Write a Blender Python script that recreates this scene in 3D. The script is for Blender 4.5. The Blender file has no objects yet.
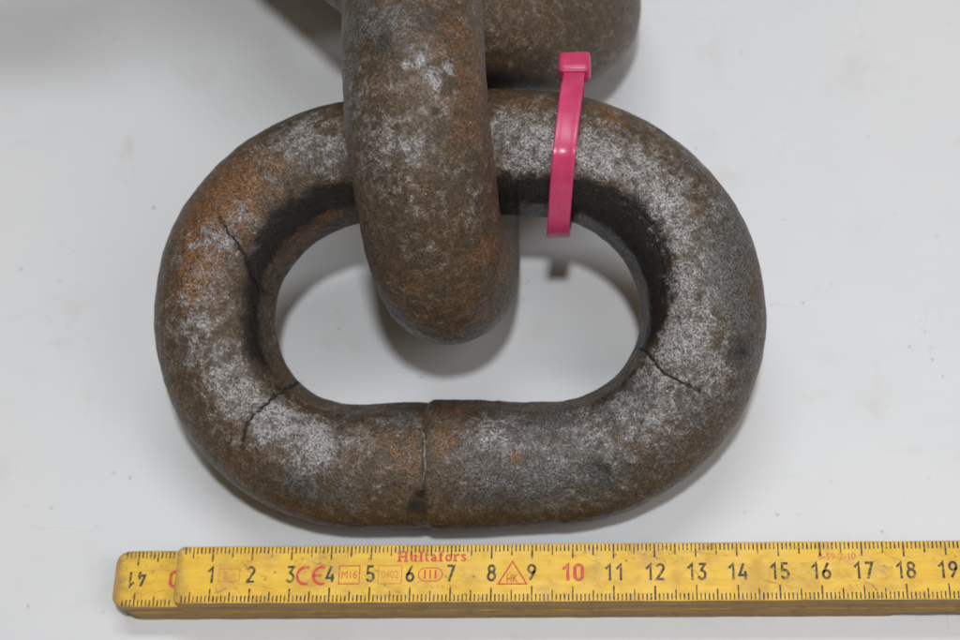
import bpy, bmesh, math, random
import numpy as np
from mathutils import Vector, noise
from mathutils.bvhtree import BVHTree
random.seed(7)
U = 0.01                                   # everything below is laid out in centimetres
sc = bpy.context.scene
COL = sc.collection
CAM=[11.74287, -14.42225, 43.14862, 0.48811, 0.08711, 0.02422]
# ---------------------------------------------------------------- camera
cd = bpy.data.cameras.new('camera'); cam = bpy.data.objects.new('camera', cd); COL.objects.link(cam)
cam.location = [c * U for c in CAM[:3]]
cam.rotation_euler = CAM[3:6]
cd.sensor_width = 36; cd.lens = 36 * 1800 / 960
cd.clip_start = .01; cd.clip_end = 20
cd.dof.use_dof = True; cd.dof.focus_distance = .425; cd.dof.aperture_fstop = 13
sc.camera = cam
sc.view_settings.view_transform = 'Standard'; sc.view_settings.look = 'None'
sc.view_settings.exposure = 0; sc.view_settings.gamma = 1; sc.view_settings.use_curve_mapping = False
# ---------------------------------------------------------------- light: dim room, a flash over the camera, a big soft lamp
w = bpy.data.worlds.new('World'); sc.world = w; w.use_nodes = True
w.node_tree.nodes['Background'].inputs[0].default_value = (1, .84, .60, 1)
w.node_tree.nodes['Background'].inputs[1].default_value = .155
def area(name, loc, target, size, power, color, size_y=None):
    l = bpy.data.lights.new(name, 'AREA'); l.energy = power; l.color = color
    l.shape = 'RECTANGLE' if size_y else 'DISK'; l.size = size * U
    if size_y: l.size_y = size_y * U
    o = bpy.data.objects.new(name, l); COL.objects.link(o)
    o.location = [c * U for c in loc]
    d = Vector([a - b for a, b in zip(target, loc)])
    o.rotation_euler = d.to_track_quat('-Z', 'Y').to_euler()
    return o
area('flash_lamp', (13.7, -11, 75.7), (8, 8, 0), 5.2, 3.0, (.92, .96, 1))
area('room_lamp', (75, -25, 95), (6, 12, 0), 45, 3.0, (.97, .965, 1), 60)
area('ceiling_lamp', (8, 75, 170), (8, 8, 0), 110, 9.7, (.91, .945, 1), 25)

# ---------------------------------------------------------------- helpers
def link_obj(name, me, mat=None, parent=None, kind=None):
    o = bpy.data.objects.new(name, me); COL.objects.link(o)
    if mat: me.materials.append(mat)
    if parent: o.parent = parent
    if kind: o['kind'] = kind
    return o
def thing(name, label, cat, loc=(0, 0, 0), group=None):
    o = bpy.data.objects.new(name, None); COL.objects.link(o)
    o.empty_display_size = .01
    o.location = [c * U for c in loc]; o['label'] = label; o['category'] = cat
    if group: o['group'] = group
    return o
def mesh(name, V, Fc, smooth=False, uvs=None):
    me = bpy.data.meshes.new(name); me.from_pydata([tuple(v) for v in V], [], Fc)
    if smooth: me.polygons.foreach_set('use_smooth', [True] * len(me.polygons))
    me.update(); return me
class N:                                    # tiny node helper
    def __init__(s, name):
        s.m = bpy.data.materials.new(name); s.m.use_nodes = True; s.t = s.m.node_tree
        s.b = s.t.nodes['Principled BSDF']
        s.tc = s.t.nodes.new('ShaderNodeTexCoord')
    def new(s, t, **k):
        n = s.t.nodes.new(t)
        for a, b in k.items(): setattr(n, a, b)
        return n
    def lk(s, a, b): s.t.links.new(a, b)
    def put(s, sock, v):
        if isinstance(v, (int, float)): sock.default_value = v
        elif isinstance(v, tuple): sock.default_value = v if len(v) == len(sock.default_value) else (*v, 1)
        else: s.lk(v, sock)
    def noise(s, scale, detail=3, rough=.55, vec=None, dist=0, out='Fac'):
        n = s.new('ShaderNodeTexNoise'); n.inputs['Scale'].default_value = scale
        n.inputs['Detail'].default_value = detail; n.inputs['Roughness'].default_value = rough
        n.inputs['Distortion'].default_value = dist
        s.lk(vec or s.tc.outputs['Object'], n.inputs['Vector']); return n.outputs[out]
    def vor(s, scale, vec=None, out='Distance', feature='F1'):
        n = s.new('ShaderNodeTexVoronoi', feature=feature); n.inputs['Scale'].default_value = scale
        s.lk(vec or s.tc.outputs['Object'], n.inputs['Vector']); return n.outputs[out]
    def math(s, op, a, b=0, c=0, clamp=False):
        n = s.new('ShaderNodeMath', operation=op, use_clamp=clamp)
        for i, v in enumerate((a, b, c)): s.put(n.inputs[i], v)
        return n.outputs[0]
    def ramp(s, v, lo, hi, a=0., b=1.):
        n = s.new('ShaderNodeMapRange', interpolation_type='SMOOTHSTEP')
        s.put(n.inputs[0], v)
        for i, q in enumerate((lo, hi, a, b)): s.put(n.inputs[i + 1], q)
        return n.outputs[0]
    def mix(s, f, a, b, mode='MIX'):
        n = s.new('ShaderNodeMix', data_type='RGBA', blend_type=mode)
        s.put(n.inputs[0], f); s.put(n.inputs[6], a); s.put(n.inputs[7], b); return n.outputs[2]
    def attr(s, name):
        return s.new('ShaderNodeAttribute', attribute_name=name).outputs['Fac']
    def scaled(s, v3):
        n = s.new('ShaderNodeMapping'); n.inputs['Scale'].default_value = v3
        s.lk(s.tc.outputs['Object'], n.inputs['Vector']); return n.outputs[0]
    def bump(s, h, dist, strength=1, prev=None):
        n = s.new('ShaderNodeBump'); n.inputs['Strength'].default_value = strength
        n.inputs['Distance'].default_value = dist; s.lk(h, n.inputs['Height'])
        if prev: s.lk(prev, n.inputs['Normal'])
        return n.outputs[0]
    def set(s, **k):
        for a, v in k.items(): s.put(s.b.inputs[a.replace('_', ' ')], v)
        return s.m

# ---------------------------------------------------------------- materials
def steel():
    n = N('rusty_steel')
    W, B, O, G = (n.attr(a) for a in ('white', 'black', 'orange', 'grey'))
    big = n.noise(90, 4, .6); mid = n.noise(420, 4, .65); fine = n.noise(1900, 4, .7); grit = n.noise(3600, 2, .6)
    mott = n.noise(1500, 3, .75)
    col = n.mix(n.ramp(mid, .35, .68), (.078, .050, .028), (.150, .096, .052))
    col = n.mix(n.ramp(big, .42, .66, 0, .55), col, (.072, .058, .040))
    # smooth grey mill scale
    g = n.math('MULTIPLY', n.ramp(n.math('ADD', G, n.math('MULTIPLY', n.math('SUBTRACT', mid, .5), 1.3)), .25, .75), .85)
    col = n.mix(g, col, n.mix(n.ramp(fine, .4, .65), (.072, .072, .073), (.150, .148, .148)))
    # orange rust, blotchy
    o = n.ramp(n.math('ADD', O, n.math('MULTIPLY', n.math('SUBTRACT', n.noise(260, 5, .7), .5), 1.7)), .30, 1.05)
    o = n.math('MULTIPLY', o, n.ramp(fine, .3, .6, .55, 1))
    col = n.mix(n.math('MULTIPLY', o, .85), col, n.mix(n.ramp(fine, .35, .68), (.14, .055, .018), (.33, .150, .052)))
    # rubbed dark oxide
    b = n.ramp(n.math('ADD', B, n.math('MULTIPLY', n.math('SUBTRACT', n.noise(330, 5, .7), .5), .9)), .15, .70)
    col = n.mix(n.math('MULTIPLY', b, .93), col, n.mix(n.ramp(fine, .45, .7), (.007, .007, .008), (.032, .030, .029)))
    # pale crystalline crust: fine specks, denser where the attribute says so
    sp = n.math('ADD', n.math('MULTIPLY', mott, .75), n.math('MULTIPLY', fine, .25))
    lvl = n.math('SUBTRACT', n.math('ADD', W, n.math('MULTIPLY', n.math('ADD', n.math('SUBTRACT', mid, .5), n.math('SUBTRACT', n.noise(210, 4, .7), .5)), 1.65)), n.math('MULTIPLY', b, .6))
    col = n.mix(1., col, n.mix(n.ramp(n.math('ADD', n.math('MULTIPLY', grit, .5), n.math('MULTIPLY', mott, .5)), .38, .62), (.58, .58, .58), (1.42, 1.39, 1.34)), 'MULTIPLY')
    thr = n.ramp(lvl, -.5, 1.5, .66, .40)
    s_ = n.ramp(n.math('SUBTRACT', sp, thr), -.02, .13)
    haze = n.math('MULTIPLY', n.ramp(lvl, .05, 1.3), .62)
    col = n.mix(haze, col, (.30, .285, .285))
    col = n.mix(n.math('MULTIPLY', s_, n.ramp(lvl, -.4, 1.3, .45, .85)), col, n.mix(n.ramp(grit, .3, .7), (.24, .215, .20), (.50, .485, .485)))
    # brighter rubbed flakes and small dark chips
    fl = n.math('MULTIPLY', n.ramp(n.vor(820), .10, .26, 1, 0), n.ramp(n.math('ADD', lvl, n.math('MULTIPLY', n.noise(600, 2), .8)), .55, 1.3, 0, .75))
    col = n.mix(fl, col, (.50, .485, .485))
    chip = n.math('MULTIPLY', n.ramp(n.vor(430), .12, .24, 1, 0), n.ramp(n.noise(190, 3), .50, .62, 0, .6))
    col = n.mix(chip, col, (.045, .032, .022))
    # dark pits
    pit = n.ramp(n.noise(1900, 3, .65, dist=.3), .38, .47, .85, 0)
    col = n.mix(pit, col, (.022, .017, .014))
    h = n.math('ADD', n.math('MULTIPLY', mott, 1.), n.math('MULTIPLY', grit, .45))
    h = n.math('ADD', h, n.math('MULTIPLY', s_, .12))
    smooth = n.math('MAXIMUM', n.math('MULTIPLY', b, .75), n.math('MULTIPLY', g, .35))
    h = n.math('MULTIPLY', h, n.math('SUBTRACT', 1., n.math('MULTIPLY', smooth, .75)))
    nrm = n.bump(h, .0005, .6)
    rough = n.math('SUBTRACT', n.ramp(mott, .35, .65, .52, .30), n.math('MULTIPLY', smooth, .06))
    m = n.set(Base_Color=col, Roughness=rough, Metallic=.22, Normal=nrm)
    n.put(n.b.inputs['Specular IOR Level'], n.ramp(s_, 0, 1, .5, .95))
    return m
def plain(name, c, rough=.5, metal=0, spec=.5):
    n = N(name); n.b.inputs['Specular IOR Level'].default_value = spec
    return n.set(Base_Color=c, Roughness=rough, Metallic=metal)
def seam_mat():
    n = N('weld_metal'); f = n.noise(700, 4, .7)
    return n.set(Base_Color=n.mix(n.ramp(f, .35, .65), (.07, .055, .042), (.26, .235, .215)), Roughness=.5, Metallic=.2)
def table_mat():
    n = N('white_table')
    a = n.noise(9, 4, .5); b = n.noise(40, 5, .6); c = n.noise(5, 2)
    col = n.mix(n.ramp(a, .38, .66), (.675, .68, .69), (.70, .70, .70))
    col = n.mix(n.ramp(b, .56, .74, 0, .55), col, (.60, .59, .565))
    col = n.mix(n.ramp(n.noise(22, 5, .7, dist=1.2), .63, .78, 0, .55), col, (.58, .53, .47))      # tea coloured smears
    col = n.mix(n.ramp(n.noise(16, 4, .6, vec=n.scaled((1, 2.6, 1)), dist=2), .60, .72, 0, .25), col, (.56, .57, .56))
    # fine hair scratches
    wv = n.noise(14, 3, .6, dist=.8)
    hair = n.ramp(n.math('ABSOLUTE', n.math('SUBTRACT', wv, .5)), 0, .0035, 1, 0)
    hair = n.math('MULTIPLY', hair, n.ramp(n.noise(30, 2, .5), .50, .66, 0, .16))
    col = n.mix(hair, col, (.36, .34, .32))
    # specks of dirt
    v = n.vor(75); sel = n.noise(33, 2)
    dot = n.math('MULTIPLY', n.ramp(v, .02, .055, 1, 0), n.ramp(sel, .50, .60, 0, .6))
    col = n.mix(dot, col, (.27, .22, .19))
    v2 = n.vor(190); dot2 = n.math('MULTIPLY', n.ramp(v2, .05, .14, 1, 0), n.ramp(n.noise(60, 2), .50, .66, 0, .45))
    col = n.mix(dot2, col, (.33, .28, .25))
    nrm = n.bump(n.math('ADD', n.noise(60, 3), n.math('MULTIPLY', n.noise(700, 2), .12)), .0006, .25)
    m = n.set(Base_Color=col, Roughness=n.ramp(b, .3, .7, .42, .55), Normal=nrm)
    n.b.inputs['Specular IOR Level'].default_value = .35
    return m
def yellow():
    n = N('yellow_lacquer')
    wear = n.attr('wear')
    g = n.noise(60, 5, .65, vec=n.scaled((1, 9, 9)))
    col = n.mix(n.ramp(g, .3, .7), (.74, .43, .020), (.85, .53, .034))
    col = n.mix(n.ramp(n.noise(130, 4, .7), .44, .70, 0, .7), col, (.50, .27, .030))
    # brown scratches
    for sx, sy, rot in ((3, 22, .28), (4, 26, -.42), (3.5, 30, .95)):
        mp = n.new('ShaderNodeMapping'); mp.inputs['Scale'].default_value = (sx, sy, 1); mp.inputs['Rotation'].default_value = (0, 0, rot)
        r = n.new('ShaderNodeVectorRotate', rotation_type='Z_AXIS'); r.inputs['Angle'].default_value = rot
        n.lk(n.tc.outputs['Object'], r.inputs['Vector'])
        m2 = n.new('ShaderNodeMapping'); m2.inputs['Scale'].default_value = (sx, sy, 1); n.lk(r.outputs[0], m2.inputs['Vector'])
        s = n.noise(14, 2, .4, vec=m2.outputs[0])
        line = n.ramp(n.math('ABSOLUTE', n.math('SUBTRACT', s, .5)), 0, .010, 1, 0)
        line = n.math('MULTIPLY', line, n.ramp(n.noise(90, 2), .46, .64, 0, .55))
        col = n.mix(line, col, (.17, .085, .02))
    dirt = n.math('MULTIPLY', n.ramp(n.vor(330), .05, .16, 1, 0), n.ramp(n.noise(150, 2), .48, .62, 0, .75))
    col = n.mix(dirt, col, (.16, .08, .03))
    wr = n.ramp(n.math('ADD', wear, n.math('MULTIPLY', n.math('SUBTRACT', n.noise(230, 5, .75, vec=n.scaled((1, 2.2, 1))), .5), 1.5)), .35, 1.0)
    col = n.mix(n.math('MULTIPLY', wr, .8), col, n.mix(n.noise(500, 3), (.20, .105, .03), (.42, .24, .07)))
    nrm = n.bump(g, .0002, .4)
    m = n.set(Base_Color=col, Roughness=n.ramp(n.noise(200, 3), .3, .7, .34, .5), Normal=nrm)
    return m
def wood_edge():
    n = N('wood_edge')
    g = n.noise(55, 5, .7, vec=n.scaled((.7, 10, 22)))
    col = n.mix(n.ramp(g, .32, .68), (.24, .125, .022), (.44, .26, .06))
    col = n.mix(n.ramp(n.noise(260, 4, .7), .5, .7, 0, .6), col, (.14, .075, .02))
    return n.set(Base_Color=col, Roughness=.55, Normal=n.bump(g, .0003, .6))
def ink(name, c):
    n = N(name)
    f = n.noise(900, 3, .7)
    return n.set(Base_Color=n.mix(n.ramp(f, .46, .70, 0, .85), c, (.50, .30, .05)), Roughness=.5)
def pink():
    n = N('pink_nylon')
    m = n.set(Base_Color=n.mix(n.ramp(n.noise(160, 3), .3, .7), (.54, .042, .130), (.62, .070, .175)), Roughness=.30,
              Normal=n.bump(n.noise(500, 2), .0001, .3))
    n.b.inputs['Subsurface Weight'].default_value = .25
    n.b.inputs['Subsurface Radius'].default_value = (.0015, .0004, .0005)
    n.b.inputs['Subsurface Scale'].default_value = 1
    return m
STEEL = steel(); CRACK = plain('crack_gap_dark', (.012, .010, .009), .8); HAIR = plain('scratch_oxide', (.010, .010, .011), .7); SEAM = seam_mat()  # crack colour: near-black painted for the shade inside deep, oxide-filled gaps
TABLE = table_mat(); YEL = yellow(); WOOD = wood_edge()
INK = ink('black_ink', (.035, .028, .012)); RED = ink('red_ink', (.62, .05, .03)); REDF = ink('faded_red_ink', (.66, .20, .045))
PINK = pink()

# ---------------------------------------------------------------- the table
def table():
    V = []; Fc = []
    n = 40
    for j in range(n + 1):
        for i in range(n + 1):
            V.append(((-70 + 160 * i / n) * U, (-60 + 160 * j / n) * U, 0))
    for j in range(n):
        for i in range(n):
            a = j * (n + 1) + i; Fc.append((a, a + 1, a + n + 2, a + n + 1))
    o = link_obj('table_surface', mesh('table_surface', V, Fc, True), TABLE, kind='structure')
table()

# ---- measured shapes (cm): link outlines, poses, and where each patch of scale, rust and crust sits
D1=SH0=3.1183
F1={'white':[(12.07,8.05,5.35,0.10,1.20),(12.21,7.81,5.22,0.10,1.20),(12.32,7.56,5.07,0.10,1.20),(12.37,7.31,4.91,0.10,1.00),(12.36,7.08,4.73,0.10,0.90),(11.81,8.32,5.48,0.10,1.00),(1.22,8.03,5.60,0.40,0.70),(2.11,8.45,5.82,0.30,0.80),(3.49,9.90,6.45,0.50,0.70),(3.45,10.48,6.45,0.60,0.80),(2.71,10.00,6.34,0.60,0.50),(1.60,7.90,5.55,0.45,0.70),(4.37,9.85,6.48,0.50,0.60),(3.66,10.88,6.39,0.40,0.50),(4.19,9.38,6.22,0.40,0.50),(1.42,5.05,4.09,0.60,0.80),(1.95,4.54,3.77,0.60,1.00),(2.85,4.07,3.42,0.60,1.00),(3.72,3.59,3.24,0.60,1.00),(3.74,3.12,3.15,0.50,0.90),(2.57,3.75,3.42,0.50,0.90),(0.66,6.10,4.62,0.70,0.60),(1.08,6.81,5.01,0.60,0.50),(0.93,5.49,4.33,0.60,0.50),(4.49,3.52,3.19,0.60,0.50),(0.55,7.79,5.30,0.50,0.40),(9.54,9.97,6.47,0.80,0.90),(8.56,10.36,6.60,0.50,0.80),(8.91,9.47,6.17,0.60,0.80),(10.87,9.51,6.22,0.80,0.90),(10.63,10.11,6.43,0.50,0.60),(11.83,9.29,6.07,0.70,0.90),(12.42,8.62,5.75,0.70,1.00),(12.64,7.85,5.37,0.60,1.00),(12.74,6.90,4.83,0.60,1.00),(12.92,6.12,4.48,0.60,0.90),(12.52,5.53,4.07,0.60,1.00),(12.09,4.91,3.70,0.60,0.80),(13.42,4.92,3.90,0.70,0.70),(12.95,5.57,4.24,0.60,0.90),(11.35,4.02,3.34,0.80,0.50),(10.74,3.44,3.16,0.80,0.40),(12.20,4.06,3.51,0.70,0.60),(8.06,3.62,3.15,0.45,0.80),(8.79,3.49,3.13,0.50,0.50),(10.10,2.23,2.32,0.40,0.35),(9.76,3.00,3.01,0.60,0.40),(13.33,10.22,5.01,0.50,0.40),(13.64,8.83,5.35,0.50,0.40)],
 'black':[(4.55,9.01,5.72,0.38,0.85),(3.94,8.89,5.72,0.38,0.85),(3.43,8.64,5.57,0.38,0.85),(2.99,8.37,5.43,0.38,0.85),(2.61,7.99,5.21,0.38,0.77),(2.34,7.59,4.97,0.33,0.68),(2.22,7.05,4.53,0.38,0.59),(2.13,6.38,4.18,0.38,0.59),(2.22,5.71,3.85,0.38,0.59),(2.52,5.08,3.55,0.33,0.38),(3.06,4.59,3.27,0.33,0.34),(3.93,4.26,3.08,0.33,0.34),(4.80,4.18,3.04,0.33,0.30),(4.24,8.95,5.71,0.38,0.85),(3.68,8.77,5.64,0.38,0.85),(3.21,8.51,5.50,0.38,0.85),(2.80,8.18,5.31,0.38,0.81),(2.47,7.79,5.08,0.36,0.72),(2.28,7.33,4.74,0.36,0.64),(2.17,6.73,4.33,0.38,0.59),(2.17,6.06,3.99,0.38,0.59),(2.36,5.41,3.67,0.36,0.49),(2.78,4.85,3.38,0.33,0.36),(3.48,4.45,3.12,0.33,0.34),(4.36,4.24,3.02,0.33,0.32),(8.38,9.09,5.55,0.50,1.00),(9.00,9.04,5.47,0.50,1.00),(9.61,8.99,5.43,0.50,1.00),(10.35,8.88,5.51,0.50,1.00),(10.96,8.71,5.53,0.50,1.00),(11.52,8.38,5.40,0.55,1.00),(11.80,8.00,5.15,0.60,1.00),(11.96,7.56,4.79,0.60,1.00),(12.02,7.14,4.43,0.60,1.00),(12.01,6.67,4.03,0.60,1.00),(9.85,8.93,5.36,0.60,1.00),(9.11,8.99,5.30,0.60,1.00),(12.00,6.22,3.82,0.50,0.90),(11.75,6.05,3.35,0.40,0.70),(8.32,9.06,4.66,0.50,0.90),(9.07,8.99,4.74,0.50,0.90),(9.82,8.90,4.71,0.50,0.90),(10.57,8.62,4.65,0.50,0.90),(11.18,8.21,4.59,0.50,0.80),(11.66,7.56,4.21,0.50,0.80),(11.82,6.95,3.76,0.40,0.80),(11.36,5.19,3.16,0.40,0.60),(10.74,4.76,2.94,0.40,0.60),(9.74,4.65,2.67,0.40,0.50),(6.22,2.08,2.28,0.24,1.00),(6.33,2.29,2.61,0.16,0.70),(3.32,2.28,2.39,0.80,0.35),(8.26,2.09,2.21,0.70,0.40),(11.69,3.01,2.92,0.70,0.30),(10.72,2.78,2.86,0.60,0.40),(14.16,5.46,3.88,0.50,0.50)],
 'orange':[(1.08,8.29,5.65,1.50,0.50),(2.21,9.66,6.21,1.40,0.50),(0.70,6.83,4.98,1.30,0.45),(0.96,7.37,5.28,0.70,1.00),(0.70,6.94,5.04,0.50,0.70),(1.56,9.38,5.98,0.90,0.70),(0.64,8.54,5.49,0.70,0.60),(1.99,8.67,5.93,0.80,0.70),(2.48,9.48,6.24,0.80,0.50),(3.53,8.44,4.64,0.50,0.90),(4.12,8.75,5.23,0.50,0.80),(3.04,8.08,4.29,0.40,0.80),(6.11,3.24,3.17,0.60,0.55),(6.96,3.49,3.18,0.50,0.60),(7.08,4.35,2.95,0.40,0.60),(5.48,3.51,3.20,0.60,0.50),(5.86,2.57,2.88,0.70,0.30),(4.63,3.14,3.15,0.60,0.50),(8.67,3.11,3.08,0.25,0.80),(7.57,2.57,2.85,0.60,0.40),(9.89,11.22,6.35,0.60,0.70),(11.12,10.81,6.24,0.60,0.80),(8.91,11.17,6.47,0.50,0.60),(12.09,10.16,6.06,0.50,0.50),(1.78,3.73,3.43,0.60,0.30),(0.30,4.59,3.38,0.70,0.30),(11.70,3.31,3.14,0.60,0.40),(12.18,3.42,3.16,0.50,0.40),(4.20,10.70,6.53,0.50,0.40),(13.28,8.98,5.58,0.50,0.40),(13.01,8.07,5.47,0.40,0.20)],
 'grey':[(7.80,2.38,2.67,1.20,0.50),(9.50,2.39,2.60,1.20,0.50),(10.96,2.60,2.67,1.20,0.50),(12.18,3.23,3.00,1.10,0.45),(13.40,3.95,3.13,1.00,0.40),(14.28,5.50,3.79,0.90,0.60),(8.79,3.76,3.12,1.00,0.50),(11.85,10.44,6.09,0.70,0.35),(13.05,9.67,5.65,0.90,0.50),(13.89,8.81,5.13,0.80,0.50),(13.25,7.97,5.38,0.60,0.40),(12.92,4.27,3.60,0.90,0.50),(14.15,4.71,3.19,0.80,0.50),(13.83,7.12,4.89,0.80,0.90),(14.24,8.13,4.82,0.60,0.80),(14.17,6.30,4.35,0.60,0.80),(13.74,8.32,5.25,0.50,0.50),(3.37,2.53,2.75,0.80,0.60),(4.46,2.22,2.51,0.80,0.50),(9.76,4.05,3.04,0.80,0.60),(7.82,3.00,3.07,1.00,0.50),(10.25,3.22,3.09,0.80,0.50),(9.27,2.57,2.79,0.80,0.40),(8.26,4.42,2.86,0.70,0.50),(5.80,4.25,3.03,0.60,0.70),(4.52,4.41,2.91,0.50,0.60),(7.00,4.65,2.71,0.50,0.30),(2.49,5.90,3.47,0.40,0.50),(11.72,4.48,3.49,0.60,0.80),(2.33,6.73,4.05,0.40,0.40),(10.99,4.20,3.24,0.60,0.60)]}
F2={'white':[(7.02,9.36,10.73,0.16,1.50),(7.32,8.93,10.47,0.18,1.50),(7.19,9.12,10.60,0.15,1.30),(6.73,9.22,10.72,0.14,1.30),(7.57,9.35,10.48,0.16,1.30),(6.15,7.67,9.71,0.60,0.50),(6.85,7.68,9.86,0.35,0.75),(5.81,8.13,9.85,0.50,0.40),(7.20,8.35,10.23,0.50,0.40),(6.75,8.04,10.12,0.50,0.40),(7.69,7.39,9.24,0.30,0.40),(6.45,6.97,9.14,0.70,0.25),(7.10,9.59,10.78,0.30,0.50),(5.76,7.47,9.22,0.50,0.50),(5.58,8.89,10.13,0.50,0.50),(8.07,7.02,8.34,0.50,0.30)],
 'black':[(7.35,8.34,10.17,0.10,0.60),(6.20,9.74,10.82,0.50,0.50),(7.20,10.33,10.89,0.50,0.50),(6.58,5.89,3.88,0.60,0.40),(5.97,5.94,4.97,0.50,0.40),(7.83,6.04,4.08,0.50,0.40)],
 'orange':[(7.83,10.34,10.47,0.80,0.50),(8.04,9.30,9.99,0.70,0.50),(8.03,8.27,9.53,0.60,0.40),(8.57,6.98,5.85,0.50,1.00),(7.77,5.84,5.99,0.90,0.30),(6.22,5.91,6.90,0.90,0.30),(8.21,6.52,7.14,0.60,0.60),(6.77,5.59,5.48,1.10,0.35),(8.15,6.13,4.93,0.80,0.35),(5.90,6.21,7.32,0.60,0.30)],
 'grey':[(5.43,10.67,10.55,0.80,0.70),(6.42,10.50,11.01,0.70,0.50),(5.32,9.58,10.13,0.50,0.70),(5.22,8.70,9.43,0.40,0.60),(5.19,8.08,8.72,0.40,0.50),(6.31,9.95,10.90,0.60,0.50)]}
F3={'white':[],
 'black':[(8.25,12.99,4.80,0.60,0.70),(9.00,13.17,4.28,0.60,0.50)],
 'orange':[(9.83,13.57,5.23,0.90,0.35),(10.86,14.56,4.71,0.80,0.35),(8.87,13.71,6.36,0.90,0.30),(9.30,13.17,4.93,0.50,0.30)],
 'grey':[(11.09,14.47,3.48,0.50,0.30)]}
CRACK_=[[(1.43,8.40,5.76),(1.58,8.21,5.71),(1.75,8.02,5.60),(1.89,7.83,5.46),(2.06,7.62,5.23),(2.14,7.49,5.05),(2.20,7.39,4.90),(2.26,7.26,4.69),(2.36,7.18,4.43),(2.46,7.17,4.13),(2.55,7.26,3.81)],
 [(3.09,5.54,2.41),(3.03,5.12,3.04),(2.87,4.85,3.31),(2.71,4.62,3.46),(2.55,4.38,3.54),(2.37,4.19,3.57),(2.20,4.01,3.55),(2.08,3.85,3.50),(2.02,3.70,3.43),(1.96,3.51,3.31),(1.94,3.33,3.17)],
 [(11.67,5.90,3.25),(11.79,5.73,3.48),(11.90,5.58,3.62),(11.98,5.43,3.69),(12.05,5.30,3.73),(12.17,5.09,3.77),(12.29,4.94,3.79),(12.48,4.79,3.82),(12.69,4.65,3.80),(12.90,4.56,3.77),(13.14,4.45,3.67)]]
HAIR_=[[(11.14,8.78,5.69),(11.43,8.63,5.64),(11.69,8.45,5.55),(11.88,8.29,5.48),(12.04,8.11,5.39),(12.19,7.95,5.32),(12.30,7.78,5.23),(12.40,7.58,5.12),(12.44,7.37,5.00),(12.47,7.17,4.87),(12.48,6.92,4.71)],
 [(11.37,8.54,5.51),(11.59,8.39,5.46),(11.76,8.24,5.38),(11.90,8.07,5.28),(12.04,7.91,5.21),(12.13,7.74,5.11),(12.23,7.54,5.00),(12.27,7.34,4.87),(12.29,7.16,4.74),(12.27,6.98,4.59),(12.23,6.75,4.38)],
 [(11.81,8.37,5.53),(11.71,8.27,5.38)],
 [(12.04,8.13,5.41),(11.90,8.05,5.26)],
 [(12.21,7.95,5.32),(12.04,7.89,5.19)],
 [(12.33,7.75,5.22),(12.13,7.72,5.09)],
 [(12.42,7.54,5.10),(12.22,7.51,4.97)],
 [(12.46,7.33,4.98),(12.27,7.30,4.84)],
 [(11.57,8.56,5.61),(11.49,8.45,5.47)]]
SEAM_=[[(6.32,3.92,3.15),(6.39,3.67,3.19),(6.45,3.44,3.19),(6.46,3.24,3.17),(6.48,3.07,3.13),(6.49,2.91,3.07),(6.46,2.71,2.97),(6.42,2.55,2.86),(6.32,2.38,2.71)]]
SH1=[3.1182, 0.4588, 0.0262, 7.1304, 6.9918, 0.0, 0.0573, -0.0103, -0.0169, 0.0766, -0.0036, -0.0324, 0.0131, 0.0045, -0.0095, -0.0156, 0.0036, 0.0062, 0.0131, -0.0086, -0.0086, -0.0102, -0.0136, -0.0074]
Q2=[6.6139, 13.4552, 5.5237, -0.0373, 0.0516, -0.0, 3.3348]
Q3=[5.3485, 19.6422, 4.0597, 0.6853, -0.0214, 2.3399]
LC,WC=12.4200,7.7318

# ---------------------------------------------------------------- chain links
def value_noise(P, scale, seed=0):
    Q = P * scale; I = np.floor(Q).astype(np.int64); f = Q - I; f = f * f * (3 - 2 * f)
    def h(a, b, c):
        x = (a * 73856093) ^ (b * 19349663) ^ (c * 83492791) ^ (seed * 2654435761)
        x = (x ^ (x >> 13)) * 1274126177 & 0x7fffffff
        return ((x ^ (x >> 16)) & 0xffff) / 65535.
    r = 0
    for dx in (0, 1):
        for dy in (0, 1):
            for dz in (0, 1):
                wgt = (f[:, 0] if dx else 1 - f[:, 0]) * (f[:, 1] if dy else 1 - f[:, 1]) * (f[:, 2] if dz else 1 - f[:, 2])
                r = r + wgt * h(I[:, 0] + dx, I[:, 1] + dy, I[:, 2] + dz)
    return r - .5
def stadium(n):                              # centreline of a link, arc length parameter, starts at the right crown's lower end
    r = WC / 2; a = LC / 2 - r; per = 2 * math.pi * r + 4 * a
    out = []
    for k in range(n):
        s = per * k / n
        if s < math.pi * r: t = s / r - math.pi / 2; out.append((a + r * math.cos(t), r * math.sin(t), 0)); continue
        s -= math.pi * r
        if s < 2 * a: out.append((a - s, r, 0)); continue
        s -= 2 * a
        if s < math.pi * r: t = s / r + math.pi / 2; out.append((-a + r * math.cos(t), r * math.sin(t), 0)); continue
        s -= math.pi * r; out.append((-a + s, -r, 0))
    return np.array(out), np.arange(n) / n
def rot(a, b, c):
    ca, sa, cb, sb, cc, sc_ = math.cos(a), math.sin(a), math.cos(b), math.sin(b), math.cos(c), math.sin(c)
    return np.array([[cc, -sc_, 0], [sc_, cc, 0], [0, 0, 1]]) @ np.array([[cb, 0, sb], [0, 1, 0], [-sb, 0, cb]]) @ np.array([[1, 0, 0], [0, ca, -sa], [0, sa, ca]])
def frames(A):
    T = np.roll(A, -1, 0) - np.roll(A, 1, 0); T /= np.linalg.norm(T, axis=1)[:, None]
    Nn = np.c_[T[:, 1], -T[:, 0], 0 * T[:, 0]]; return T, Nn
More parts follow.
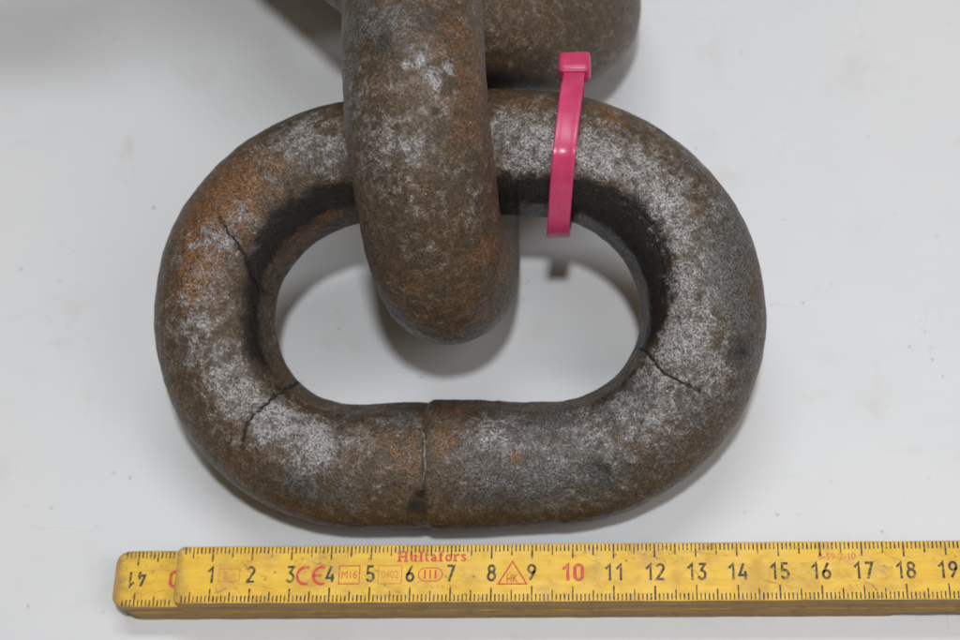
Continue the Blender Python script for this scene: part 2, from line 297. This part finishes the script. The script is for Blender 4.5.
def tube(C, Nn, Bn, rad, m, feats, seed, weld, grooves=()):
    n = len(C); ph = np.arange(m) / m * 2 * np.pi
    D = Nn[:, None] * np.cos(ph)[None, :, None] + Bn[:, None] * np.sin(ph)[None, :, None]
    R2 = np.repeat(rad[:, None], m, 1)
    if weld is not None: R2 = weld(R2, ph)
    P0 = (C[:, None] + D * R2[:, :, None]).reshape(-1, 3); Dn = D.reshape(-1, 3)
    d = .045 * value_noise(P0, .8, seed) + .022 * value_noise(P0, 2.3, seed + 1) + .018 * value_noise(P0, 5., seed + 2) + .009 * value_noise(P0, 13., seed + 3) + .007 * value_noise(P0, 22., seed + 4)
    # shallow forging dents
    rd = random.Random(seed); 
    for _ in range(38):
        i = rd.randrange(len(P0)); r = rd.uniform(.12, .42); q = ((P0 - P0[i]) ** 2).sum(1) / (r * r)
        d = d - rd.uniform(.012, .035) * np.exp(-q * 1.5) + .006 * np.exp(-(q - 1.4) ** 2 * 4)
    gr = np.zeros(len(P0))
    # grooves along the cracks
    for line, wd, dp in grooves:
        for p, q_ in zip(line, line[1:]):
            for k in range(max(2, int(math.dist(p, q_) / .06))):
                t = k / max(2, int(math.dist(p, q_) / .06)); c = np.array(p) * (1 - t) + np.array(q_) * t
                g = ((P0 - c) ** 2).sum(1); near = g < .06; dd = np.zeros(len(P0)); dd[near] = np.exp(-g[near] / (wd * wd)); gr = np.maximum(gr, dd * dp)
    d = d - gr
    P = P0 + Dn * d[:, None]
    me = bpy.data.meshes.new('link_body')
    a = np.arange(n)[:, None] * m; b = ((np.arange(n) + 1) % n)[:, None] * m; j = np.arange(m)[None]; j2 = (j + 1) % m
    Fc = np.stack([a + j, b + j, b + j2, a + j2], -1).reshape(-1, 4)
    return P, Fc, me
def fill(me, P, Fc, base, feats):
    n = len(Fc)
    me.vertices.add(len(P)); me.vertices.foreach_set('co', ((P - base) * U).astype(np.float32).ravel())
    me.loops.add(n * 4); me.loops.foreach_set('vertex_index', Fc.astype(np.int32).ravel())
    me.polygons.add(n); me.polygons.foreach_set('loop_start', np.arange(n, dtype=np.int32) * 4)
    me.polygons.foreach_set('use_smooth', np.ones(n, bool))
    me.update(calc_edges=True); me.validate()
    for k in ('white', 'black', 'orange', 'grey'):
        wv = np.zeros(len(P))
        for (x, y, z, r, a) in feats.get(k, ()):
            q = ((P - (x, y, z)) ** 2).sum(1) / (r * r)
            wv = np.maximum(wv, a * np.exp(-q * .8)) + .25 * np.minimum(wv, a * np.exp(-q * .8))
        at = me.attributes.new(k, 'FLOAT', 'POINT'); at.data.foreach_set('value', np.clip(wv + feats.get('base_' + k, 0), 0, 1.4).astype(np.float32))
def ribbon(name, pts, width, mat, parent, base, bvh, wob=.02, lift=.004, seed=0, thick=.006):
    rnd = random.Random(seed)
    pts = [Vector(p) for p in pts]; fine = []
    for a, b in zip(pts, pts[1:]):
        k = max(2, int((b - a).length / .05))
        for i in range(k): fine.append(a.lerp(b, i / k))
    fine.append(pts[-1])
    rows = []
    L_ = len(fine)
    for i, p in enumerate(fine):
        t = (fine[min(i + 1, L_ - 1)] - fine[max(i - 1, 0)]).normalized()
        loc, nn, _, _ = bvh.find_nearest(p)
        if loc is None: continue
        s = t.cross(nn).normalized()
        loc = loc + s * (wob * (noise.noise(Vector((i * .35, seed, 0))) + .5 * noise.noise(Vector((i * 1.3, seed, 3)))))
        loc, nn, _, _ = bvh.find_nearest(loc)
        u = i / (L_ - 1)
        wd = width * min(1, .25 + 5 * u, .15 + 2.2 * (1 - u)) * (1 + .35 * noise.noise(Vector((i * .5, 7, seed))))
        rows.append((loc + nn * lift, s * wd / 2, nn))
    V = []; Fc = []
    for c, s, nn in rows:
        V += [c - s - nn * .02, c - s * .8 + nn * thick * .2, c + s * .8 + nn * thick * .2, c + s - nn * .02]
    for i in range(len(rows) - 1):
        for q in range(3):
            a = i * 4 + q; Fc.append((a, a + 1, a + 5, a + 4))
        a = i * 4; Fc.append((a + 3, a, a + 4, a + 7))
    Fc.append((0, 1, 2, 3)); e = (len(rows) - 1) * 4; Fc.append((e + 3, e + 2, e + 1, e))
    V = [(v - Vector(base)) * U for v in V]
    return link_obj(name, mesh(name, V, Fc, True), mat, parent)

def front_link():
    n, m = 1100, 230
    A, s = stadium(n); T, Nn = frames(A); t = s * 2 * math.pi
    c = SH1[6:]; K = 5
    off = sum(c[2 * k] * np.cos((k + 2) * t) + c[2 * k + 1] * np.sin((k + 2) * t) for k in range(K))
    rr = c[2 * K:]; rad = SH1[0] / 2 + sum(rr[2 * k] * np.cos((k + 1) * t) + rr[2 * k + 1] * np.sin((k + 1) * t) for k in range(4))
    A = A + Nn * off[:, None]
    M = rot(SH1[1], 0, SH1[2]); C = A @ M.T + [SH1[3], SH1[4], 0]
    dz = D1 / 2 - C[:, 2].min(); C[:, 2] += dz
    # butt weld: a step in thickness where the two bar ends meet, on the front and on the back bar
    x = C[:, 0]; front = C[:, 1] < SH1[4]
    st = np.where(front, 1 / (1 + np.exp(-np.clip((x - 6.42) / .022, -50, 50))) * np.exp(-np.clip(x - 6.42, 0, 9) / 2.2), 1 / (1 + np.exp(-np.clip((x - 8.85) / .02, -50, 50))) * np.exp(-np.clip(x - 8.85, 0, 9) / 1.6))
    rad = rad + np.where(front, .055, .018) * st - .02 * np.where(front, np.exp(-((x - 6.36) / .12) ** 2), 0)
    _, Nc = frames(A); Nw = Nc @ M.T; Bw = np.tile(np.array([0, 0, 1.]) @ M.T, (n, 1))
    def worn(R2, ph):                        # a worn flat along the inner side, deepest in the bends
        ang = math.radians(180 - 14)
        cx = np.abs(C[:, 0] - SH1[3]); amt = .962 - .018 * np.clip(cx / 5, 0, 1)
        h_ = R2 * amt[:, None]; cs = np.cos(ph - ang)[None]
        cap = np.where(cs > .3, h_ / np.maximum(cs, .3), 99.)
        k = .03; m_ = np.minimum(R2, cap); return m_ - k * np.exp(-np.abs(R2 - cap) / k) * .5
    F1['black'] += [(p[0], p[1], p[2], .075, .55) for l in CRACK_ for p in l]
    P, Fc, me = tube(C, Nw, Bw, rad, m, F1, 3, worn, [(l, .045, .05) for l in CRACK_] + [(l, .04, .02) for l in HAIR_[:2]])
    base = np.array([SH1[3], SH1[4], 0.])
    P[:, 2] = np.maximum(P[:, 2], .004)
    root = thing('chain_link', 'large rusty steel link lying flat with cracks in its bends and a pink tie', 'chain link', base, 'links of the rusty chain')
    fill(me, P, Fc, base, F1)
    body = link_obj('link_body', me, STEEL, root)
    bvh = BVHTree.FromPolygons([tuple(v) for v in P], [tuple(int(i) for i in f) for f in Fc])
    for i, l in enumerate(CRACK_): ribbon('crack', l, .078 if i else .062, CRACK, root, base, bvh, .05, .012, i + 1)
    for i, l in enumerate(HAIR_): ribbon('scratch', l, .055 if i < 2 else .035, HAIR, root, base, bvh, .03, .003, i + 20)
    for i, l in enumerate(SEAM_): ribbon('weld_seam', l, .10, SEAM, root, base, bvh, .07, .010, i + 40, .06)
front_link()
def upright_link():
    F2['base_orange'] = .18
    n, m = 800, 190
    A, s = stadium(n); T, Nn = frames(A)
    B = np.array([[0, 0, 1.], [1, 0, 0], [0, 1, 0]])
    M = rot(Q2[5], Q2[3], Q2[4]) @ B
    C = A @ M.T + Q2[:3]; base = np.array([Q2[0], Q2[1], 0.])
    Nw = Nn @ M.T; Bw = np.tile(np.array([0, 0, 1.]) @ M.T, (n, 1))
    rad = np.full(n, Q2[6] / 2)
    P, Fc, me = tube(C, Nw, Bw, rad, m, F2, 11, None); P[:, 2] = np.maximum(P[:, 2], .004)
    root = thing('chain_link', 'upright rusty link standing on edge, threaded through the cracked link', 'chain link', base, 'links of the rusty chain')
    fill(me, P, Fc, base, F2); link_obj('link_body', me, STEEL, root)
upright_link()
def rear_link():
    n, m = 500, 130
    A, s = stadium(n); T, Nn = frames(A); M = rot(Q3[3], Q3[4], Q3[5]); C = A @ M.T + Q3[:3]
    base = np.array([Q3[0], Q3[1], 0.]); Nw = Nn @ M.T; Bw = np.tile(np.array([0, 0, 1.]) @ M.T, (n, 1))
    P, Fc, me = tube(C, Nw, Bw, np.full(n, D1 / 2), m, F3, 23, None)
    root = thing('chain_link', 'dark brown link behind the others, cut off by the top of the picture', 'chain link', base, 'links of the rusty chain')
    fill(me, P, Fc, base, F3); link_obj('link_body', me, STEEL, root)
rear_link()
def shade_link(c, ang, label, seed):  # extra links out of view, added to cast soft shade on the table
    n, m = 220, 48
    A, s = stadium(n); T, Nn = frames(A); M = rot(*ang); C = A @ M.T + c
    base = np.array([c[0], c[1], 0.]); Nw = Nn @ M.T; Bw = np.tile(np.array([0, 0, 1.]) @ M.T, (n, 1))
    P, Fc, me = tube(C, Nw, Bw, np.full(n, D1 / 2), m, {}, seed, None)
    root = thing('chain_link', label, 'chain link', base, 'links of the rusty chain')
    fill(me, P, Fc, base, {}); link_obj('link_body', me, STEEL, root)
shade_link((-1.26, 25.38, 5.16), (2.1309, -.0965, 2.3917), 'unseen rusty link added to shade the table, standing tilted behind the dark brown link', 31)
shade_link((-6.0, 26.39, 5.84), (.0323, -.7232, -1.6081), 'unseen rusty link added at the far end of the chain for its soft shadow', 32)

# ---------------------------------------------------------------- pink cable tie
def cable_tie():
    by, bz = 10.2, 4.83
    root = thing('cable_tie', 'bright pink plastic cable tie looped round the back bar of the cracked link', 'cable tie', (10.0, by, bz))
    base = Vector((10.0, by, bz))
    key = [(1.95, 1.50), (1.2, 1.74), (.4, 1.84), (-.45, 1.78), (-.80, 1.60), (-1.10, 1.22), (-1.50, .45), (-1.70, -.15), (-1.60, -.62), (-1.10, -1.26), (-.4, -1.68), (.4, -1.76), (1.2, -1.55), (1.75, -.9), (1.98, 0.), (2.02, .7), (2.02, 1.25)]
    pts = []
    for i in range(len(key) - 1):                                    # Catmull-Rom, tight
        p0 = Vector(key[max(i - 1, 0)]); p1 = Vector(key[i]); p2 = Vector(key[i + 1]); p3 = Vector(key[min(i + 2, len(key) - 1)])
        for k in range(6):
            t = k / 6
            pts.append(.5 * ((2 * p1) + (p2 - p0) * t + (2 * p0 - 5 * p1 + 4 * p2 - p3) * t * t + (3 * p1 - 3 * p2 + p3 - p0) * t ** 3))
    pts.append(Vector(key[-1]))
    sl = .10; th = .11; V = []; Fc = []
    prof = [(-.5, -.3), (-.46, .0), (-.5, .3), (-.42, .5), (.42, .5), (.5, .3), (.46, 0), (.5, -.3), (.42, -.5), (-.42, -.5)]
    prof = [(-.5, -.3), (-.5, .3), (-.45, .5), (-.30, .5), (-.28, .46), (.28, .46), (.30, .5), (.45, .5), (.5, .3), (.5, -.3), (.45, -.5), (-.45, -.5)]
    for i, p in enumerate(pts):
        a = pts[max(i - 1, 0)]; b = pts[min(i + 1, len(pts) - 1)]; t = (b - a).normalized(); nn = Vector((t.y, -t.x)) * 1
        if nn.dot(p) < 0: nn = -nn
        wd = .56 if i > 4 else .53
        for (u, v) in prof:
            q = p + nn * (v * th)
            V.append(Vector((u * wd - .04 + sl * (q.x + .67 * q.y), q.x, q.y)) * U)
    k = len(prof)
    for i in range(len(pts) - 1):
        for j in range(k):
            a = i * k + j; b = i * k + (j + 1) % k; Fc.append((a, b, b + k, a + k))
    Fc.append(tuple(range(k))[::-1]); Fc.append(tuple((len(pts) - 1) * k + j for j in range(k)))
    bm = bmesh.new(); me = mesh('strap', V, Fc); bm.from_mesh(me); bmesh.ops.recalc_face_normals(bm, faces=bm.faces)
    for f in bm.faces: f.smooth = True
    for e in bm.edges: 
        if e.calc_face_angle(0) > math.radians(35): e.smooth = False
    bm.to_mesh(me); bm.free()
    link_obj('strap', me, PINK, root)
    # head: a small square box with a slot frame round the strap
    def rbox(name, c, size, bev, tilt, taper=1.0):
        bm = bmesh.new(); bmesh.ops.create_cube(bm, size=1)
        for v in bm.verts:
            v.co = Vector((v.co.x * size[0], v.co.y * size[1], v.co.z * size[2]))
            if v.co.z > 0: v.co.x *= taper; v.co.y *= taper
        bmesh.ops.bevel(bm, geom=list(bm.edges), offset=bev, segments=3, profile=.6, affect='EDGES')
        ca, sa = math.cos(tilt), math.sin(tilt)
        for v in bm.verts:
            y, z = v.co.y, v.co.z
            v.co = Vector((v.co.x - .05 + c[0] + sl * (c[1] + .67 * c[2]), y * ca - z * sa + c[1], y * sa + z * ca + c[2])) * U
        for f in bm.faces: f.smooth = True
        me = bpy.data.meshes.new(name); bm.to_mesh(me); bm.free()
        return link_obj(name, me, PINK, root)
    hd = rbox('head', (0, 2.10, 1.40), (.80, .66, .54), .15, -.15)
    rbox('slot_rim', (0, 1.90, 1.62), (.64, .26, .10), .035, -.15)
cable_tie()

# ---------------------------------------------------------------- folding rule
def rule():
    base = Vector((8, .74, 0))
    root = thing('folding_rule', 'yellow wooden folding rule with centimetre marks lying in front of the chain', 'folding ruler', base)
    Wd = 1.50; y0 = -.01; T_ = .325
    def lath(z0, x0, x1, yo, r, seed, edge=None, top_coat=False):
        bm = bmesh.new(); out = []
        rnd = random.Random(seed)
        def corner(cx, cy, a0):
            for k in range(7):
                a = a0 + k / 6 * math.pi / 2; out.append((cx + r * math.cos(a), cy + r * math.sin(a)))
        ya, yb = y0 + yo, y0 + yo + Wd
        corner(x0 + r, ya + r, math.pi); 
        nseg = 60
        for k in range(1, nseg): out.append((x0 + r + (x1 - x0 - 2 * r) * k / nseg, ya))
        corner(x1 - r, ya + r, 1.5 * math.pi); corner(x1 - r, yb - r, 0)
        for k in range(1, nseg): out.append((x1 - r - (x1 - x0 - 2 * r) * k / nseg, yb))
        corner(x0 + r, yb - r, .5 * math.pi)
        out = [(x + .012 * noise.noise(Vector((x * 2, y * 3, seed))), y + .014 * noise.noise(Vector((x * 1.7, y * 3, seed + 5)))) for x, y in out]
        e = .022; n = len(out); V = []
        cxm = (x0 + x1) / 2; cym = (ya + yb) / 2
        def inset(d):
            res = []
            for i in range(n):
                a = Vector(out[i - 1]); b = Vector(out[i]); c = Vector(out[(i + 1) % n]); t = (c - a).normalized()
                q = b + Vector((-t.y, t.x)) * d; res.append((q.x, q.y))
            return res
        rings = [(inset(e), z0), (out, z0 + e), (out, z0 + T_ - e), (inset(e * .4), z0 + T_ - e * .3), (inset(e), z0 + T_)]
        for ring, z in rings: V += [((x - base.x) * U, (y - base.y) * U, z * U) for x, y in ring]
        Fc = [tuple(range(n))[::-1]]
        mats = [1]
        for k in range(4):
            for i in range(n):
                Fc.append((k * n + i, k * n + (i + 1) % n, (k + 1) * n + (i + 1) % n, (k + 1) * n + i)); mats.append(0 if (k == 3 and top_coat) else 1)
        # top: a grid strip so the wear attribute has vertices
        top = [4 * n + i for i in range(n)]
        # inner rows
        xs = [V[t][0] for t in top]
        Fc.append(tuple(top)); mats.append(0)
        me = mesh('lath', V, Fc)
        me.materials.append(YEL); me.materials.append(WOOD)
        me.polygons.foreach_set('material_index', mats)
        bm.from_mesh(me); 
        # cut the top into cells near the ends
        for xc in [x0 + .15 * k for k in range(1, 16)] + [x0 + 3 + 1. * k for k in range(0, 20)]:
            if xc < x1 - .1:
                g = [f for f in bm.faces] + list(bm.edges) + list(bm.verts)
                bmesh.ops.bisect_plane(bm, geom=g, plane_co=((xc - base.x) * U, 0, 0), plane_no=(1, 0, 0))
        for yc in (.12, .3, .75, 1.2, 1.38):
            g = [f for f in bm.faces] + list(bm.edges) + list(bm.verts)
            bmesh.ops.bisect_plane(bm, geom=g, plane_co=(0, (y0 + yo + yc - base.y) * U, 0), plane_no=(0, 1, 0))
        bm.to_mesh(me); bm.free()
        at = me.attributes.new('wear', 'FLOAT', 'POINT')
        vals = []
        for v in me.vertices:
            x = v.co.x / U + base.x; y = v.co.y / U + base.y
            de = min(x - x0, x1 - x); dy = min(y - ya, yb - y)
            a = .95 * math.exp(-max(de, 0) / .28) + .75 * math.exp(-max(dy, 0) / .06)
            if edge: a += edge * math.exp(-max(x - x0, 0) / 1.1)
            vals.append(a)
        at.data.foreach_set('value', vals)
        o = link_obj('lath', me, None, root)
        return o
    lath(0, -1.36, 18.06, .03, .38, 4)
    lath(T_ + .004, -1.38, 22.3, .0, .36, 3)
    l2 = lath(2 * T_ + .008, -1.56, 22.2, .02, .34, 2, .35)
    l1 = lath(3 * T_ + .012, .10, 22.4, 0, .16, 1, None, True)
    ZT = 4 * T_ + .012; ZL = 3 * T_ + .008
    yc = y0 + Wd / 2
    # graduation
    def ticks(name, par, xs, z, yo, lens, skip=0):
        V = []; Fc = []
        rnd = random.Random(5)
        for k, x in xs:
            ln = lens[0] if k % 10 == 0 else (lens[1] if k % 5 == 0 else lens[2])
            for side in (0, 1):
                l = ln * (1 + rnd.uniform(-.05, .05)); wd = .018 + rnd.uniform(-.003, .004) + (.003 if k % 10 == 0 else 0)
                yy0 = y0 + yo + .03 if side == 0 else y0 + yo + Wd - .03 - l
                b = len(V)
                for (u, v) in ((-wd, 0), (wd, 0), (wd, l), (-wd, l)):
                    V.append(((x + u - base.x) * U, (yy0 + v - base.y) * U, z * U))
                Fc.append((b, b + 1, b + 2, b + 3))
        return link_obj(name, mesh(name, V, Fc), INK, par, 'stuff')
    zt = ZT + .004; zl = ZL + .004
    ticks('graduation', l1, [(k, k / 10) for k in range(3, 222)], zt, 0, (.36, .27, .17))
    ticks('graduation', l2, [(k, -.99 + k / 10) for k in range(-3, 10)], zl, .02, (.36, .27, .17))
    def text(name, body, x, y, z, h, mat, par, sx=.72, bold=0., rotz=0, shear=0, sp=1.0):
        cu = bpy.data.curves.new(name, 'FONT'); cu.body = body; cu.size = 1; cu.offset = bold
        cu.space_character = sp; cu.resolution_u = 3; cu.shear = shear
        to = bpy.data.objects.new(name, cu); COL.objects.link(to)
        bpy.context.view_layer.update()
        me = bpy.data.meshes.new_from_object(to.evaluated_get(bpy.context.evaluated_depsgraph_get()))
        bpy.data.objects.remove(to); bpy.data.curves.remove(cu)
        co = np.array([v.co[:2] for v in me.vertices]); mn = co.min(0); mx = co.max(0); c = (mn + mx) / 2
        s = h / (mx[1] - mn[1]); ca, sa = math.cos(rotz), math.sin(rotz)
        for v in me.vertices:
            a = (v.co.x - c[0]) * s * sx; b = (v.co.y - c[1]) * s
            v.co = Vector(((x + a * ca - b * sa - base.x) * U, (y + a * sa + b * ca - base.y) * U, z * U))
        me.materials.clear()
        return link_obj(name, me, mat, par)
    def poly(name, segs, wd, mat, par, z):      # strokes as thin flat ribbons with mitred ends
        V = []; Fc = []
        for line in segs:
            closed = line[0] == line[-1] and len(line) > 2
            L_ = [Vector(p) for p in line]; n = len(L_)
            if closed: L_ = L_[:-1]; n -= 1
            b0 = len(V)
            for i in range(n):
                a = L_[i - 1] if (i > 0 or closed) else L_[i]; c = L_[(i + 1) % n] if (i < n - 1 or closed) else L_[i]
                t1 = (L_[i] - a); t2 = (c - L_[i]); t1 = t1.normalized() if t1.length > 0 else t2.normalized(); t2 = t2.normalized() if t2.length > 0 else t1
                t = (t1 + t2).normalized(); nn = Vector((-t.y, t.x)); sc2 = 1 / max(.5, nn.dot(Vector((-t1.y, t1.x))))
                for sg in (-1, 1):
                    q = L_[i] + nn * sg * wd / 2 * sc2; V.append(((q.x - base.x) * U, (q.y - base.y) * U, z * U))
            for i in range(n if closed else n - 1):
                a = b0 + 2 * i; b = b0 + 2 * ((i + 1) % n); Fc.append((a, b, b + 1, a + 1))
        return link_obj(name, mesh(name, V, Fc), mat, par)
    def rect(x0, y0_, x1, y1): return [(x0, y0_), (x1, y0_), (x1, y1), (x0, y1), (x0, y0_)]
    def arc(cx, cy, rx, ry, a0, a1, n=20): return [(cx + rx * math.cos(math.radians(a0 + (a1 - a0) * k / n)), cy + ry * math.sin(math.radians(a0 + (a1 - a0) * k / n))) for k in range(n + 1)]
    def dg(ch):                                    # engineering lettering, box .5 wide and 1 high
        A_ = lambda *q: arc(*q, 12)
        return {'0': [A_(.25, .72, .19, .22, 0, 180) + A_(.25, .28, .19, .22, 180, 360) + [(.44, .72)]],
            '1': [[(.08, .68), (.32, .94), (.32, .0)]],
            '2': [A_(.25, .73, .19, .21, 165, -25) + [(.06, .06), (.47, .06)]],
            '3': [[(.08, .94), (.42, .94), (.22, .58)] + A_(.24, .30, .20, .25, 80, -160)],
            '4': [[(.28, .96), (.04, .26), (.48, .26)], [(.37, .50), (.37, .0)]],
            '5': [[(.42, .94), (.11, .94), (.09, .52)] + A_(.24, .31, .20, .25, 110, -155)],
            '6': [[(.36, .96), (.10, .45)] + A_(.25, .28, .19, .23, 160, 515)],
            '7': [[(.06, .94), (.45, .94), (.18, .0)]],
            '8': [A_(.25, .74, .165, .20, 0, 345) + [(.415, .74)], A_(.25, .29, .20, .24, 0, 345) + [(.45, .29)]],
            '9': [[(.14, .04), (.40, .55)] + A_(.25, .72, .19, .23, -20, 335)]}[ch]
    def numeral(tx, x, y, z, h, mat, par, wd=.062, flip=False, sx=1.0):
        V = []; Fc = []; n = len(tx); adv = .62; tot = adv * (n - 1) + .5; names = []
        for i, ch in enumerate(tx):
            for line in dg(ch):
                L_ = []
                for px, py in line:
                    a = (px + adv * i - tot / 2) * h * sx; c = (py - .5) * h
                    if flip: a, c = -a, -c
                    L_.append((x + a, y + c))
                o = poly('numeral', [L_], wd, mat, par, z + .0008 * len(names)); names.append(o)
        for o in names:
            k = len(V); V += [tuple(v.co) for v in o.data.vertices]; Fc += [tuple(q + k for q in p.vertices) for p in o.data.polygons]
            bpy.data.objects.remove(o)
        return link_obj('numeral', mesh('numeral', V, Fc), mat, par)
    rn = random.Random(3)
    for k in range(1, 23):
        numeral(str(k), k + rn.uniform(-.01, .01), yc, zt, .43, RED if k == 10 else INK, l1, .085 if k == 10 else .064, False, 1.12 if k == 10 else 1.)
    numeral('41', -.99, yc + .01, zl, .41, INK, l2, .064, True)
    numeral('40', .125, yc + .01, zl, .43, RED, l2, .085, True, 1.1)
    # red stamps
    yb = yc - .01
    poly('stamp_frame', [rect(1.20, yb - .16, 1.72, yb + .16)], .022, REDF, l1, zt)
    text('stamp_text', '2', 1.34, yb, zt, .2, REDF, l1, .9)
    poly('ce_mark', [arc(3.39, yb - .03, .22, .22, 70, 290), arc(3.79, yb - .03, .22, .22, 70, 290), [(3.60, yb - .03), (3.79, yb - .03)]], .075, RED, l1, zt)
    poly('stamp_frame', [rect(4.22, yb - .25, 4.73, yb + .22)], .028, RED, l1, zt)
    text('stamp_text', 'M16', 4.475, yb - .015, zt, .20, RED, l1, .80)
    poly('stamp_frame', [rect(5.20, yb - .25, 5.78, yb + .22)], .022, REDF, l1, zt)
    text('stamp_text', '0402', 5.49, yb - .015, zt, .20, REDF, l1, .78)
    poly('class_oval', [arc(6.37, yb - .02, .17, .17, 90, 270)[:] + arc(6.62, yb - .02, .17, .17, -90, 90) + [(6.37, yb + .15)]], .026, RED, l1, zt)
    poly('class_mark', [[(6.36 + q, yb - .14), (6.36 + q, yb + .10)] for q in (0, .13, .26)], .045, RED, l1, zt)
    poly('triangle_mark', [[(8.17, yb - .28), (8.87, yb - .28), (8.52, yb + .30), (8.17, yb - .28)]], .04, RED, l1, zt)
    text('stamp_text', 'HK', 8.52, yb - .14, zt, .2, RED, l1, .72, .02)
    # maker's name in a fat slab serif
    st = .062; sh = .035
    def slab(ch, x):
        top = .27; xh = .19; S = []
        def stem(px, h, base_=0): S.append(([(px, base_), (px, h)], st))
        def ser(px, y_, wdt=.1): S.append(([(px - wdt / 2, y_), (px + wdt / 2, y_)], sh))
        if ch == 'H': stem(.05, top); stem(.20, top); [ser(a, b) for a in (.05, .20) for b in (.015, top - .015)]; S.append(([(.05, .135), (.20, .135)], sh)); wd = .27
        if ch == 'u': stem(.045, xh, .03); stem(.14, xh); ser(.035, xh - .015, .07); ser(.13, xh - .015, .06); ser(.155, .015, .07); S.append(([(.045, .03), (.10, .015), (.14, .04)], sh)); wd = .20
        if ch == 'l': stem(.05, top); ser(.05, .015, .11); ser(.035, top - .015, .06); wd = .11
        if ch == 't': stem(.05, .25, .02); ser(.055, xh - .015, .11); S.append(([(.05, .03), (.08, .012), (.11, .03)], sh)); wd = .125
        if ch == 'a': stem(.12, .14); S.append(([(.12, .14), (.09, .18), (.04, .165), (.03, .14)], sh)); S.append(([(.12, .10), (.05, .09), (.035, .05), (.06, .015), (.12, .03)], .045)); ser(.14, .015, .05); wd = .175
        if ch == 'f': stem(.05, .22); ser(.05, .015, .11); ser(.055, xh - .015, .11); S.append(([(.05, .21), (.07, .255), (.11, .25), (.12, .225)], sh)); wd = .13
        if ch == 'o': S.append((arc(.09, .097, .058, .078, 0, 360, 16)[:-1] + [(.148, .097)], .05)); wd = .18
        if ch == 'r': stem(.045, xh); ser(.045, .015, .1); ser(.03, xh - .015, .06); S.append(([(.05, .13), (.08, .17), (.12, .175), (.13, .15)], .045)); wd = .15
        if ch == 's': S.append(([(.12, .145), (.10, .175), (.05, .175), (.035, .145), (.06, .11), (.10, .085), (.12, .05), (.09, .015), (.04, .018), (.025, .05)], .042)); wd = .15
        V = None
        for line, wdt in S:
            poly('name_letter_stroke', [[(x + px * 1.06, yc + .305 + py * .98) for px, py in line]], wdt, RED, l1, zt + .001 * (1 + len(made))); made.append(1)
        return wd * 1.06
    global made; made = []
    x = 5.66; before = set(COL.objects)
    for ch in 'Hultafors':
        b4 = set(COL.objects); wdt = slab(ch, x); x += wdt + .018
        new = [o for o in COL.objects if o not in b4]
        V = []; Fc = []                                    # join the strokes of one letter
        for o in new:
            k = len(V); V += [tuple(v.co) for v in o.data.vertices]; Fc += [tuple(i + k for i in p.vertices) for p in o.data.polygons]
            bpy.data.objects.remove(o)
        made.clear()
        link_obj('letter', mesh('letter', V, Fc), RED, l1)
    text('stamp_text', '0-59-2-10', 16.40, yc + .36, zt, .17, REDF, l1, .98, .01)
rule()
